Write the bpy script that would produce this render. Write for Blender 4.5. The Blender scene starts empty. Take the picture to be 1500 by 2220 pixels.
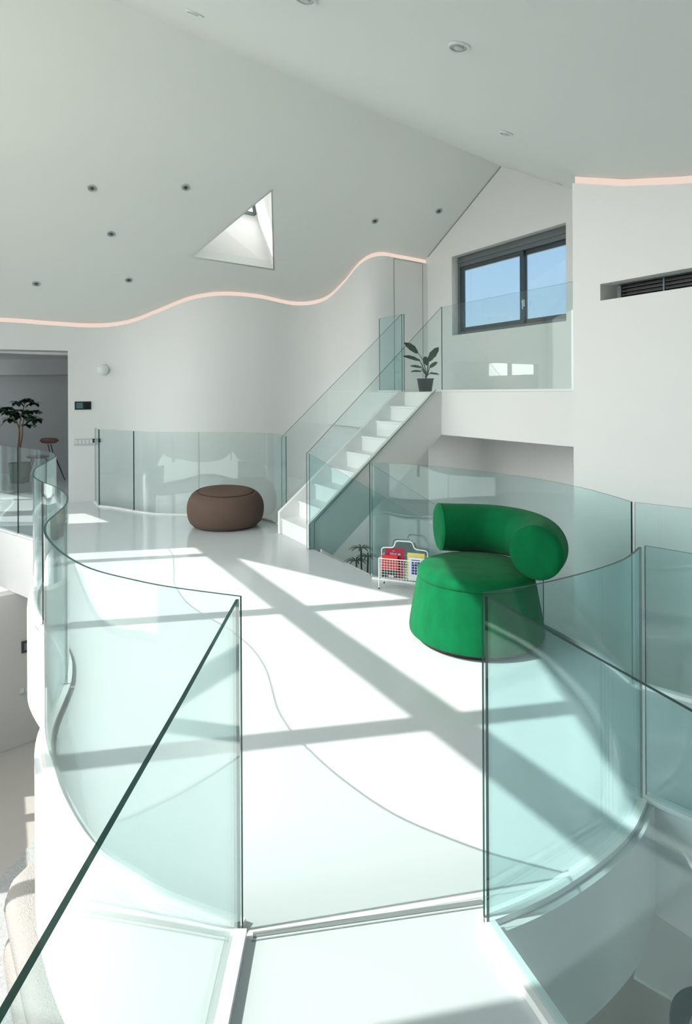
import bpy, bmesh, math, random
from mathutils import Vector, Matrix
from mathutils.geometry import tessellate_polygon
random.seed(7)
S = bpy.context.scene
COL = S.collection
PI = math.pi
ZL = -2.6                              # level of the storey below

# ------------------------------------------------------------------ survey helpers
FP, CX, CY, CAMZ, ROLL = 1300.0, 750.0, 850.0, 1.75, 0.005
cR, sR = math.cos(ROLL), math.sin(ROLL)
E1 = Vector((-.5, .8660254, 0)); E2 = Vector((.8660254, .5, 0))
O = Vector((0, 0, CAMZ))
def ray(x, y):
    u, v = x-CX, y-CY
    return Vector(((u*cR-v*sR)/FP, 1, -(u*sR+v*cR)/FP))
def at_z(x, y, z=0.0):
    r = ray(x, y); return O + r*((z-CAMZ)/r.z)
def at_y(x, y, Y):
    return O + ray(x, y)*Y
def at_plane(x, y, n, d):
    r = ray(x, y); return O + r*((d-n.dot(O))/n.dot(r))
def W(a, e, z=0.0):                     # house grid: a along E2, e along E1
    return E2*a + E1*e + Vector((0, 0, z))
def V(p, z=0.0): return Vector((p[0], p[1], z))

# ------------------------------------------------------------------ materials
def new_mat(name):
    m = bpy.data.materials.new(name); m.use_nodes = True
    nt = m.node_tree; nt.nodes.clear()
    o = nt.nodes.new('ShaderNodeOutputMaterial')
    return m, nt, o
def pbr(name, col, rough=.5, metal=0, spec=.5, noise=0, nscale=20, bump=0, bscale=200, coat=0, sheen=0, emis=None, estr=0, stretch=None):
    m, nt, o = new_mat(name)
    b = nt.nodes.new('ShaderNodeBsdfPrincipled'); nt.links.new(b.outputs[0], o.inputs[0])
    b.inputs['Base Color'].default_value = (*col, 1)
    b.inputs['Roughness'].default_value = rough
    b.inputs['Metallic'].default_value = metal
    b.inputs['Specular IOR Level'].default_value = spec
    b.inputs['Coat Weight'].default_value = coat
    b.inputs['Coat Roughness'].default_value = .05
    b.inputs['Sheen Weight'].default_value = sheen
    if emis:
        b.inputs['Emission Color'].default_value = (*emis, 1); b.inputs['Emission Strength'].default_value = estr
    tc = nt.nodes.new('ShaderNodeTexCoord'); mp = nt.nodes.new('ShaderNodeMapping')
    nt.links.new(tc.outputs['Object'], mp.inputs[0])
    if stretch: mp.inputs['Scale'].default_value = stretch
    if noise:
        n = nt.nodes.new('ShaderNodeTexNoise'); n.inputs['Scale'].default_value = nscale; n.inputs['Detail'].default_value = 6
        nt.links.new(mp.outputs[0], n.inputs[0])
        r = nt.nodes.new('ShaderNodeMix'); r.data_type = 'RGBA'
        r.inputs['A'].default_value = (*[c*(1-noise) for c in col], 1)
        r.inputs['B'].default_value = (*[min(1, c*(1+noise)) for c in col], 1)
        nt.links.new(n.outputs[0], r.inputs['Factor']); nt.links.new(r.outputs['Result'], b.inputs['Base Color'])
    if bump:
        n2 = nt.nodes.new('ShaderNodeTexNoise'); n2.inputs['Scale'].default_value = bscale; n2.inputs['Detail'].default_value = 3
        nt.links.new(mp.outputs[0], n2.inputs[0])
        bp = nt.nodes.new('ShaderNodeBump'); bp.inputs['Strength'].default_value = bump; bp.inputs['Distance'].default_value = .01
        nt.links.new(n2.outputs[0], bp.inputs['Height']); nt.links.new(bp.outputs[0], b.inputs['Normal'])
    return m
def glass_mat(name, tint, f0=.05, power=2.6):
    m, nt, o = new_mat(name)
    lw = nt.nodes.new('ShaderNodeLayerWeight'); lw.inputs[0].default_value = .5
    p = nt.nodes.new('ShaderNodeMath'); p.operation = 'POWER'; p.inputs[1].default_value = 5
    nt.links.new(lw.outputs['Facing'], p.inputs[0])
    ma = nt.nodes.new('ShaderNodeMath'); ma.operation = 'MULTIPLY_ADD'; ma.inputs[1].default_value = 1-f0; ma.inputs[2].default_value = f0
    nt.links.new(p.outputs[0], ma.inputs[0])
    p2 = nt.nodes.new('ShaderNodeMath'); p2.operation = 'POWER'; p2.inputs[1].default_value = 2.5
    nt.links.new(lw.outputs['Facing'], p2.inputs[0])
    mx = nt.nodes.new('ShaderNodeMix'); mx.data_type = 'RGBA'
    mx.inputs['A'].default_value = (*tint, 1); mx.inputs['B'].default_value = (*[t**power for t in tint], 1)
    nt.links.new(p2.outputs[0], mx.inputs['Factor'])
    tr = nt.nodes.new('ShaderNodeBsdfTransparent'); nt.links.new(mx.outputs['Result'], tr.inputs[0])
    gl = nt.nodes.new('ShaderNodeBsdfGlossy'); gl.inputs['Roughness'].default_value = 0.0
    gl.inputs['Color'].default_value = (.95, 1, .99, 1)
    ms = nt.nodes.new('ShaderNodeMixShader')
    nt.links.new(ma.outputs[0], ms.inputs[0]); nt.links.new(tr.outputs[0], ms.inputs[1]); nt.links.new(gl.outputs[0], ms.inputs[2])
    nt.links.new(ms.outputs[0], o.inputs[0])
    return m
def emis_mat(name, col, s):
    m, nt, o = new_mat(name)
    e = nt.nodes.new('ShaderNodeEmission'); e.inputs[0].default_value = (*col, 1); e.inputs[1].default_value = s
    nt.links.new(e.outputs[0], o.inputs[0]); return m

def edge_mat():
    m = pbr('glass_edge', (.003, .038, .031), .3, spec=.15); nt = m.node_tree
    b = [n for n in nt.nodes if n.type == 'BSDF_PRINCIPLED'][0]; o = [n for n in nt.nodes if n.type == 'OUTPUT_MATERIAL'][0]
    tr = nt.nodes.new('ShaderNodeBsdfTransparent'); tr.inputs[0].default_value = (.55, .9, .8, 1)
    mx = nt.nodes.new('ShaderNodeMixShader'); mx.inputs[0].default_value = .05
    nt.links.new(b.outputs[0], mx.inputs[1]); nt.links.new(tr.outputs[0], mx.inputs[2]); nt.links.new(mx.outputs[0], o.inputs[0]); return m
M = dict(
    wall=pbr('matte_white_paint', (.81, .812, .80), .7, noise=.012, nscale=2.5, bump=.02, bscale=300),
    ceil=pbr('ceiling_paint', (.765, .79, .77), .8, noise=.012, nscale=2, bump=.02, bscale=300),
    floor=pbr('white_epoxy', (.60, .638, .652), .13, spec=.55, noise=.012, nscale=3),
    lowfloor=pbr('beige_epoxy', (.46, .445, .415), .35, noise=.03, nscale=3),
    dimroom=pbr('dimmed_room_grey', (.44, .45, .455), .8, noise=.015, nscale=2),  # base colour darkened to stand in for the side room's shade
    lowwall=pbr('shaded_lower_wall', (.62, .61, .585), .8, noise=.012, nscale=2),  # wall white toned down; the shade downstairs is put into the colour
    lacquer=pbr('white_lacquer', (.84, .85, .85), .3, noise=.008),
    glass=glass_mat('clear_green_glass', (.927, .963, .962), .045),
    tglass=glass_mat('thick_green_glass', (.872, .95, .953), .038, 1.7),
    wglass=glass_mat('window_glass', (.98, .985, .98), .04, 1.5),
    edge=edge_mat(),
    steel=pbr('brushed_steel', (.62, .66, .66), .25, metal=.8, noise=.04),
    seam=pbr('seam_grey', (.66, .67, .67), .5, noise=.1, nscale=30),
    joint=pbr('joint_grey', (.30, .33, .33), .35, metal=.3, noise=.05),
    frame=pbr('dark_grey_aluminium', (.075, .10, .115), .35, metal=.5, noise=.04),
    frame2=pbr('mid_grey_aluminium', (.17, .20, .21), .35, metal=.5, noise=.04),
    black=pbr('matt_black', (.008, .009, .010), .5, noise=.2),
    gblack=pbr('gloss_black', (.006, .007, .008), .1, noise=.1),
    screen=pbr('screen_teal', (.035, .075, .075), .15, emis=(.03, .08, .08), estr=.4),
    green=pbr('green_velvet', (.0, .130, .042), .85, spec=.1, noise=.38, nscale=9, bump=.25, bscale=260, sheen=.06, stretch=(1, 1, .5)),
    brown=pbr('brown_fabric', (.125, .083, .066), .9, spec=.2, noise=.08, nscale=60, bump=.3, bscale=500),
    brownp=pbr('brown_piping', (.07, .045, .036), .9, spec=.2, noise=.05),
    wire=pbr('white_wire', (.80, .84, .84), .35, noise=.01),
    red=pbr('crimson_cover', (.36, .008, .045), .35, noise=.05),
    red2=pbr('scarlet_cover', (.62, .03, .035), .35, noise=.05),
    dark=pbr('dark_cover', (.01, .02, .025), .4, noise=.05),
    yellow=pbr('yellow_cover', (.70, .63, .22), .4, noise=.05),
    paper=pbr('white_cover', (.74, .76, .84), .4, noise=.02),
    navy=pbr('navy_print', (.02, .03, .25), .4, noise=.05),
    leaf=pbr('dark_leaf', (.012, .045, .02), .45, noise=.3, nscale=12),
    leaf2=pbr('soft_leaf', (.02, .05, .028), .5, noise=.3, nscale=12),
    pot=pbr('black_pot', (.010, .011, .012), .5, noise=.1),
    potg=pbr('grey_planter', (.055, .085, .075), .6, noise=.08),
    soil=pbr('soil', (.03, .022, .016), .95, noise=.4, nscale=40),
    bark=pbr('bark', (.22, .15, .10), .8, noise=.3, nscale=30, bump=.4, bscale=60),
    leather=pbr('brown_leather', (.12, .045, .03), .4, noise=.1),
    boucle=pbr('cream_boucle', (.36, .35, .335), .95, spec=.1, noise=.08, nscale=60, bump=.9, bscale=90),
    rug=pbr('grey_rug', (.46, .48, .485), .95, spec=.1, noise=.35, nscale=40, bump=.8, bscale=120),
    table=pbr('pale_table', (.80, .82, .82), .4, noise=.02),
    teal=pbr('petrol_shell', (.02, .07, .075), .45, noise=.1),
    grille=pbr('grille_black', (.012, .013, .014), .4, noise=.2),
    lamp=pbr('lamp_trim', (.50, .54, .52), .35, metal=.3, noise=.03),
    baffle=pbr('lamp_baffle', (.36, .40, .38), .4, noise=.03),
    plastic=pbr('white_plastic', (.72, .75, .74), .4, noise=.01),
    plate=pbr('switch_plate', (.52, .56, .55), .35, noise=.02),
    warm=emis_mat('warm_led', (1.0, .80, .70), .50),
    bark2=pbr('hedge', (.05, .10, .035), .8, noise=.5, nscale=6),
    ground=pbr('terrace', (.42, .42, .38), .8, noise=.1, nscale=2),
)

# ------------------------------------------------------------------ object helpers
def link(name, me, mats, parent=None, label=None, cat=None, group=None, kind=None, smooth=False):
    o = bpy.data.objects.new(name, me); COL.objects.link(o)
    for m in (mats if isinstance(mats, (list, tuple)) else [mats]): me.materials.append(M[m] if isinstance(m, str) else m)
    if smooth:
        for p in me.polygons: p.use_smooth = True
        try: me.set_sharp_from_angle(angle=math.radians(38))
        except Exception: pass
    if parent:
        o.parent = parent; o.matrix_parent_inverse = parent.matrix_world.inverted()
    tag(o, label, cat, group, kind)
    return o
def tag(o, label=None, cat=None, group=None, kind=None):
    if label: o['label'] = label
    if cat: o['category'] = cat
    if group: o['group'] = group
    if kind: o['kind'] = kind
def empty(name, loc, label=None, cat=None, group=None, kind=None, parent=None):
    o = bpy.data.objects.new(name, None); COL.objects.link(o); o.empty_display_size = .1
    o.location = loc; o.matrix_world = Matrix.Translation(loc)
    if parent: o.parent = parent; o.matrix_parent_inverse = parent.matrix_world.inverted()
    tag(o, label, cat, group, kind); return o
class MB:
    def __init__(s): s.v = []; s.f = []; s.m = []
    def add(s, vs, fs, mi=0):
        b = len(s.v); s.v += [tuple(v) for v in vs]
        for f in fs: s.f.append(tuple(b+i for i in f)); s.m.append(mi)
    def box(s, c, sx, sy, sz, ux=Vector((1, 0, 0)), uy=Vector((0, 1, 0)), uz=Vector((0, 0, 1)), mi=0):
        c = Vector(c); vs = []
        for dz in (-.5, .5):
            for dx, dy in ((-.5, -.5), (.5, -.5), (.5, .5), (-.5, .5)):
                vs.append(c+ux*(dx*sx)+uy*(dy*sy)+uz*(dz*sz))
        s.add(vs, [(0, 3, 2, 1), (4, 5, 6, 7), (0, 1, 5, 4), (1, 2, 6, 5), (2, 3, 7, 6), (3, 0, 4, 7)], mi)
    def bar(s, p, q, w, h, up=Vector((0, 0, 1)), mi=0):
        p = Vector(p); q = Vector(q); d = (q-p); L = d.length; d.normalize()
        side = d.cross(up)
        if side.length < 1e-4: side = d.cross(Vector((1, 0, 0)))
        side.normalize(); u = side.cross(d)
        s.box((p+q)/2, L, w, h, d, side, u, mi)
    def poly(s, outer, holes, bot, top, mi=0, me_=None):
        """extrude a 2D polygon (with holes): bot/top map (x,y)->3D"""
        loops = [outer]+list(holes)
        flat = [p for l in loops for p in l]
        tris = tessellate_polygon([[Vector((p[0], p[1], 0)) for p in l] for l in loops])
        n = len(flat)
        vs = [bot(p) for p in flat]+[top(p) for p in flat]
        fs = [tuple(t) for t in tris]+[tuple(n+i for i in reversed(t)) for t in tris]
        s.add(vs, fs, mi)
        i0 = 0; sides = []
        for l in loops:
            k = len(l)
            for i in range(k):
                a, b = i0+i, i0+(i+1) % k
                sides.append((a, b, n+b, n+a))
            i0 += k
        s.add(vs, sides, mi if me_ is None else me_)
    def tube(s, pts, r, n=8, mi=0, cap=True):
        pts = [Vector(p) for p in pts]; rs = r if isinstance(r, (list, tuple)) else [r]*len(pts)
        rings = []; ref = None
        for i, p in enumerate(pts):
            d = (pts[min(i+1, len(pts)-1)]-pts[max(i-1, 0)]).normalized()
            if ref is None:
                ref = Vector((0, 0, 1)) if abs(d.z) < .9 else Vector((1, 0, 0))
            a = (ref-d*ref.dot(d)).normalized(); ref = a; b = d.cross(a)
            rings.append([p+(a*math.cos(2*PI*k/n)+b*math.sin(2*PI*k/n))*rs[i] for k in range(n)])
        s.rings(rings, cap, mi)
    def rings(s, rings, cap=True, mi=0):
        n = len(rings[0]); vs = [v for r in rings for v in r]; fs = []
        for i in range(len(rings)-1):
            for k in range(n):
                a = i*n+k; b = i*n+(k+1) % n
                fs.append((a, b, b+n, a+n))
        if cap:
            fs.append(tuple(range(n-1, -1, -1))); fs.append(tuple((len(rings)-1)*n+k for k in range(n)))
        s.add(vs, fs, mi)
    def lathe(s, c, prof, n=48, mi=0, cap=True, sx=1, sy=1, tilt=None):
        c = Vector(c); R = []
        for r, z in prof:
            ring = []
            for k in range(n):
                v = Vector((math.cos(2*PI*k/n)*r*sx, math.sin(2*PI*k/n)*r*sy, z))
                if tilt: v = tilt @ v
                ring.append(c+v)
            R.append(ring)
        s.rings(R, cap, mi)
    def mesh(s, name='m', fix=True):
        me = bpy.data.meshes.new(name); me.from_pydata(s.v, [], s.f)
        for p, mi in zip(me.polygons, s.m): p.material_index = mi
        if fix:
            bm = bmesh.new(); bm.from_mesh(me)
            bmesh.ops.remove_doubles(bm, verts=bm.verts, dist=1e-5)
            bmesh.ops.recalc_face_normals(bm, faces=bm.faces)
            bm.to_mesh(me); bm.free()
        return me
def build(mb, name, mats, parent=None, **k):
    return link(name, mb.mesh(name), mats, parent, **k)
def catmull(P, n=6, closed=False):
    P = [Vector(p) for p in P]; out = []
    for i in range(len(P)-1):
        p0 = P[max(i-1, 0)]; p1 = P[i]; p2 = P[i+1]; p3 = P[min(i+2, len(P)-1)]
        for k in range(n):
            t = k/n
            out.append(.5*((2*p1)+(p2-p0)*t+(2*p0-5*p1+4*p2-p3)*t*t+(-p0+3*p1-3*p2+p3)*t**3))
    out.append(P[-1]); return out
def normals2(P):
    N = []
    for i in range(len(P)):
        d = (P[min(i+1, len(P)-1)]-P[max(i-1, 0)]); d = Vector((d.x, d.y, 0)).normalized()
        N.append(Vector((d.y, -d.x, 0)))
    return N
def off(P, d):
    return [p+n*d for p, n in zip(P, normals2(P))]
def prism_rot(c, ang):  # unit vectors rotated
    return Vector((math.cos(ang), math.sin(ang), 0)), Vector((-math.sin(ang), math.cos(ang), 0))

# ------------------------------------------------------------------ ceiling geometry
Q = 3.2
P1 = at_z(1086, 360, CAMZ+Q)
AG = E2.dot(P1)                               # gable plane: a = AG
PA = at_plane(928, 556, E2, AG)
PB = O + ray(157, 697)*at_z(157, 1088).y
NL = (PA-P1).cross(PB-P1); NL.normalize()
if NL.z < 0: NL = -NL
DL = NL.dot(P1)
def zl(x, y): return (DL-NL.x*x-NL.y*y)/NL.z+.35*max(0, -.2-(E2.x*x+E2.y*y))
def ridge_e(a): return 6.27-.044*(AG-a)
DROP = [(0, 0), (.4, .222), (1.2, .685), (1.9, 1.10), (2.55, 1.45), (3.05, 1.635), (3.6, 1.78), (4.5, 1.97), (6, 2.22), (8, 2.5), (10.5, 2.8)]
def drop(d):
    d = max(0, d)
    for (a, x), (b, y) in zip(DROP, DROP[1:]):
        if d <= b: return x+(y-x)*(d-a)/(b-a)
    return DROP[-1][1]
def lift(a):
    return 1.0
def zr(p):
    a = E2.dot(p); e = E1.dot(p); re = ridge_e(a); q = W(a, re)
    return zl(q.x, q.y)-drop(re-e)*lift(a)
def zc(p):
    a = E2.dot(p); e = E1.dot(p)
    return zl(p.x, p.y) if e >= ridge_e(a) else zr(p)
def hit_right(x, y):
    r = ray(x, y); t = .5
    while t < 12:
        p = O+r*t
        if p.z >= zr(p): break
        t += .004
    return O+r*t

# left slope, with the triangular skylight cut
SK = [at_plane(588, 415, NL, DL), at_plane(592, 583, NL, DL), at_plane(418, 556, NL, DL)]
outer = [W(-.2, ridge_e(-.2)), W(AG+.02, ridge_e(AG)), W(AG+.02, 10.9), W(-.2, 11.6)]
mb = MB()
mb.poly([(p.x, p.y) for p in outer], [[(p.x, p.y) for p in SK]], lambda p: Vector((p[0], p[1], zl(*p))), lambda p: Vector((p[0], p[1], zl(*p)+.12)))
build(mb, 'ceiling', 'ceil', kind='structure', label='sloping white ceiling on the left of the ridge')
outer = [W(-2.65, ridge_e(-2.65)), W(-.2, ridge_e(-.2)), W(-.2, 14.5), W(-2.65, 14.5)]
mb = MB(); mb.poly([(p.x, p.y) for p in outer], [], lambda p: Vector((p[0], p[1], zl(*p))), lambda p: Vector((p[0], p[1], zl(*p)+.12)))
build(mb, 'ceiling', 'ceil', kind='structure', label='steeper ceiling strip over the sunny window wall')
# right slope
mb = MB(); NA, ds = 36, [0, .2, .4, .8, 1.2, 1.6, 1.9, 2.25, 2.55, 2.8, 3.05, 3.3, 3.6, 4, 4.5, 5.2, 6, 7, 8, 9.3]
def zsm(a, d):  # gently smoothed profile
    w = .18; s = 0
    for k in range(-3, 4): s += drop(max(0, d+k*w/3)) if d > .55 else drop(d)
    q = W(a, ridge_e(a)); return zl(q.x, q.y)-s/7*lift(a)
vs = []
for i in range(NA+1):
    a = -2.65+(AG+.02+2.65)*i/NA
    for d in ds: vs.append(W(a, ridge_e(a)-d, zsm(a, d)))
n = len(ds); N0 = len(vs)
vs2 = vs+[v+Vector((0, 0, .12)) for v in vs]; fs = []
for i in range(NA):
    for j in range(n-1):
        q = (i*n+j, (i+1)*n+j, (i+1)*n+j+1, i*n+j+1); fs.append(q); fs.append(tuple(N0+k for k in reversed(q)))
mb.add(vs2, fs); build(mb, 'ceiling', 'ceil', kind='structure', smooth=True, label='curving white ceiling on the right of the ridge')

# skylight shaft
up = Vector((0, 0, 1))
T0 = [p.copy() for p in SK]
T1 = [T0[0]+Vector((-.42, .10, .78)), T0[1]+Vector((-.26, -.02, .84)), T0[2]+Vector((-.05, 0, .80))]
t = empty('window_2', T0[1], kind='structure', label='three-cornered skylight cut into the sloping ceiling')
mb = MB(); cen = sum(T0, Vector())/3
out0 = [p+(p-cen).normalized()*.05 for p in T0]; out1 = [p+(p-cen).normalized()*.05 for p in T1]
for i in range(3):
    j = (i+1) % 3
    mb.add([T0[i], T0[j], T1[j], T1[i], out0[i], out0[j], out1[j], out1[i]], [(0, 1, 2, 3), (7, 6, 5, 4), (0, 3, 7, 4), (1, 5, 6, 2), (0, 4, 5, 1), (3, 2, 6, 7)])
build(mb, 'shaft', 'wall', t)
mb = MB()
for i in range(3):
    j = (i+1) % 3; c1 = sum(T1, Vector())/3
    mb.bar(T1[i]+(c1-T1[i])*.05, T1[j]+(c1-T1[j])*.05, .04, .05)
build(mb, 'window_frame', 'frame2', t)
mb = MB(); mb.add([p+Vector((0, 0, .03)) for p in T1]+[p+Vector((0, 0, .045)) for p in T1], [(0, 1, 2), (5, 4, 3), (0, 3, 4, 1), (1, 4, 5, 2), (2, 5, 3, 0)])
build(mb, 'window_pane', 'wglass', t)

# ------------------------------------------------------------------ wavy back wall
BW = [(-9.3, 7.85), (-7.4, 8.35), (-5.31, 9.22), (-4.74, 9.49), (-4.11, 9.77), (-3.6, 9.86), (-3.07, 9.76), (-2.51, 9.64), (-2.0, 9.69), (-1.44, 9.93), (-.85, 10.3),
      (-.39, 10.35), (-.07, 10.08), (.23, 9.68), (.53, 9.58), (.91, 9.75)]
corner = W(AG, E1.dot(PA)+.02); BW.append((corner.x, corner.y))
BWc = catmull([V(p) for p in BW], 8)
JX = (147-750)/1300.0
def cross_wall(C, px):
    k = (px-750)/1300.0
    for a, b in zip(C, C[1:]):
        fa, fb = a.x-k*a.y, b.x-k*b.y
        if fa <= 0 <= fb:
            return a+(b-a)*(fa/(fa-fb)), (b-a).normalized()
    return None, None
jp, jd = cross_wall(BWc, 147.5)
def wall_strip(name, C, z0, z1, th, mat='wall', **k):
    """C plan points; visible face on C, body behind (away from camera)"""
    mb = MB(); N = normals2(C); B = [p-n*th for p, n in zip(C, N)]
    z0 = z0 if callable(z0) else (lambda p, v=z0: v)
    z1 = z1 if callable(z1) else (lambda p, v=z1: v)
    R = []
    for p, b in zip(C, B):
        R.append([V(p, z0(p)), V(b, z0(p)), V(b, z1(p)), V(p, z1(p))])
    mb.rings(R, True); return build(mb, name, mat, smooth=True, kind='structure', **k)
GAP = .105
iL = [p for p in BWc if p.x < -7.6]
left_part = [p for p in BWc if p.x < -7.2]
head = [p for p in BWc if -7.2 <= p.x < jp.x-.01]; head = [left_part[-1]]+head+[jp]
right_part = [jp]+[p for p in BWc if p.x > jp.x+.01]
ztop = lambda p: zl(p.x, p.y)-GAP
wall_strip('wall_back', right_part, ZL, ztop, .14, label='undulating white wall behind the gallery')
wall_strip('wall_back', head, 2.44, ztop, .14, label='white wall above the wide opening')
wall_strip('wall_back', left_part, ZL, ztop, .14, label='white wall left of the wide opening')
# recess face + warm strip
rec = off(BWc, -.20)
wall_strip('trim_1', rec, lambda p: zl(p.x, p.y)-GAP-.25, lambda p: zl(p.x, p.y)+.02, .05, label='back of the recessed light cove over the undulating wall')
def strip(name, C, z0, z1, th, **k):
    mb = MB(); N = normals2(C); R = []
    for p, nn in zip(C, N):
        a = p+nn*th; R.append([V(a, z0(p)), V(p, z0(p)), V(p, z1(p)), V(a, z1(p))])
    mb.rings(R, True); return build(mb, name, 'warm', smooth=False, **k)
cv = [p for p in off(BWc, -.05)]
strip('cove_light', cv, lambda p: zl(p.x, p.y)-GAP-.06, lambda p: zl(p.x, p.y)-.006, .006,
      label='glowing peach light strip winding along the top of the undulating back wall', cat='light')
# door 2 (flush panel near the gable)
d0, _ = cross_wall(BWc, 855); d1, _ = cross_wall(BWc, 917)
seg = [d0]+[p for p in BWc if d0.x < p.x < d1.x]+[d1]
t = empty('door_1', V(d0, CAMZ), kind='structure', label='tall flush white door beside the gable wall')
mb = MB(); N = normals2(seg); R = []
for p, nn in zip(seg, N):
    zt = zl(p.x, p.y)-GAP-.02; a = p+nn*.003
    R.append([V(a, CAMZ+.01), V(p, CAMZ+.01), V(p, zt), V(a, zt)])
mb.rings(R, True); build(mb, 'door_panel', 'wall', t, smooth=True)
mb = MB()
for p, nn in ((seg[0], N[0]), (seg[-1], N[-1])):
    zt = zl(p.x, p.y)-GAP-.02
    mb.bar(V(p+nn*.004, CAMZ), V(p+nn*.004, zt), .008, .008, up=Vector((0, 1, 0)))
for (p, n1), (q, n2) in zip(list(zip(seg, N)), list(zip(seg, N))[1:]):
    mb.bar(V(p+n1*.004, zl(p.x, p.y)-GAP-.02), V(q+n2*.004, zl(q.x, q.y)-GAP-.02), .006, .006)
build(mb, 'door_gap', 'joint', t)

# ------------------------------------------------------------------ gable wall with window
def ez(x, y, a=AG):
    p = at_plane(x, y, E2, a); return E1.dot(p), p.z
g0, gz0 = ez(980, 727.5); _, gz1 = ez(980, 556.5); g1, gz1b = ez(1226.5, 482)
gz1 = (gz1+gz1b)/2
hole = [(g1, gz0), (g0, gz0), (g0, gz1), (g1, gz1)]
GW = .24
outer = [(1.5, ZL), (11.0, ZL), (11.0, 4.0), (ridge_e(AG), 5.25), (1.5, 3.2)]
def zcp(e): return zc(W(AG-.001, e))
outer = [(1.5, ZL), (11.0, ZL), (11.0, zcp(10.9)+.05), (ridge_e(AG), zcp(ridge_e(AG))+.05), (5.0, zcp(5.0)+.05), (3.5, zcp(3.5)+.05), (1.5, zcp(1.5)+.05)]
mb = MB(); mb.poly(outer, [hole], lambda p: W(AG, p[0], p[1]), lambda p: W(AG+GW, p[0], p[1]))
build(mb, 'wall_gable', 'wall', kind='structure', label='white gable wall holding the grey sliding window')
mb = MB(); e = 10.2
mb.bar(W(AG-.004, ridge_e(AG), zcp(ridge_e(AG))-.012), W(AG-.004, E1.dot(PA), PA.z-.01), .006, .010)
build(mb, 'trim_2', 'joint', kind='structure', label='thin shadow joint where the left ceiling meets the gable')
t = empty('window_1', W(AG+.14, (g0+g1)/2, gz0), kind='structure', label='dark grey two-sash window high in the gable wall')
def frame_rect(mb, a, ea, eb, za, zb, w, dep, wt=None, wb=None):
    wt = wt or w; wb = wb or w
    lo, hi = min(ea, eb), max(ea, eb)
    for e_ in (lo+w/2, hi-w/2): mb.box(W(a, e_, (za+zb)/2), dep, w, zb-za, E2, E1)
    mb.box(W(a, (lo+hi)/2, zb-wt/2), dep, hi-lo-2*w+.001, wt, E2, E1)
    mb.box(W(a, (lo+hi)/2, za+wb/2), dep, hi-lo-2*w+.001, wb, E2, E1)
mb = MB(); frame_rect(mb, AG+.17, g0-.002, g1+.002, gz0+.003, gz1-.003, .055, .10, wt=.16, wb=.05)
mb.box(W(AG+.115, (g0+g1)/2, gz1-.075), .02, abs(g0-g1)-.02, .05, E2, E1)
build(mb, 'window_frame', 'frame2', t)
gm = ez(1117, 600)[0]
for nm, (ea, eb), aa in (('left', (g0-.06, gm-.02), AG+.15), ('right', (gm+.04, g1+.06), AG+.19)):
    sh = empty('window_sash', W(aa, (ea+eb)/2, gz0+.05), parent=t)
    mb = MB(); frame_rect(mb, aa, ea, eb, gz0+.055, gz1-.165, .065, .035); build(mb, 'sash_frame', 'frame', sh)
    mb = MB(); mb.box(W(aa, (ea+eb)/2, (gz0+.055+gz1-.165)/2), .008, abs(ea-eb)-.13, gz1-.22-gz0-.13, E2, E1); build(mb, 'window_pane', 'wglass', sh)
mb = MB(); hz = ez(1125, 655)[1]
mb.box(W(AG+.125, gm-.025, hz), .02, .03, .10, E2, E1); mb.tube([W(AG+.10, gm-.03, hz+.02), W(AG+.085, gm-.03, hz+.02), W(AG+.08, gm-.05, hz+.02), W(AG+.08, gm-.055, hz-.09)], .008)
build(mb, 'window_handle', 'steel', t, label='grey lever handle')

# ------------------------------------------------------------------ right wall with slot and cove
edge = at_y(1241, 500, 5.3); AR = E2.dot(edge); ER = E1.dot(edge)
s0, sz1 = ez(1301, 616, AR); _, sz0 = ez(1301, 652, AR); s1 = -2.6
RG = .075
def zrt(e_): return zr(W(AR, e_))
tops = [ER-k*(ER+3.2)/14 for k in range(15)]
outer = [(ER, ZL)]+[(e_, zrt(e_)-RG) for e_ in tops]+[(-3.2, ZL)]
outer = outer[::-1]
hole = [(s0, sz0), (s0, sz1), (s1, sz1), (s1, sz0)]
mb = MB(); mb.poly(outer, [hole], lambda p: W(AR, p[0], p[1]), lambda p: W(AR+.22, p[0], p[1]))
build(mb, 'wall_right', 'wall', kind='structure', label='tall white wall on the right with a slot')
mb = MB(); mb.box(W(AR+1.0, ER-.12, .2), 1.9, .22, 6.2, E2, E1); 
mb = MB(); mb.poly([(AR+.22, ZL), (AG, ZL), (AG, 3.1), (AR+.22, 3.3)], [], lambda p: W(p[0], ER-.02, p[1]), lambda p: W(p[0], ER-.2, p[1]))
build(mb, 'wall_right', 'wall', kind='structure', label='return of the right wall beside the gable')
mb = MB(); mb.poly([(ER, zrt(ER)-RG-.3)]+[(e_, zrt(e_)+.03) for e_ in tops]+[(-3.2, zrt(-3.2)-RG-.3)], [], lambda p: W(AR+.24, p[0], p[1]), lambda p: W(AR+.28, p[0], p[1]))
build(mb, 'trim_3', 'ceil', kind='structure', label='back of the recessed cove over the right wall')
mb = MB(); mb.poly([(e_, zrt(e_)-RG-.05) for e_ in tops]+[(e_, zrt(e_)-.012) for e_ in tops[::-1]], [], lambda p: W(AR+.035, p[0], p[1]), lambda p: W(AR+.045, p[0], p[1]))
build(mb, 'cove_light', 'warm', label='glowing peach light strip along the top of the tall right wall', cat='light')
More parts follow.
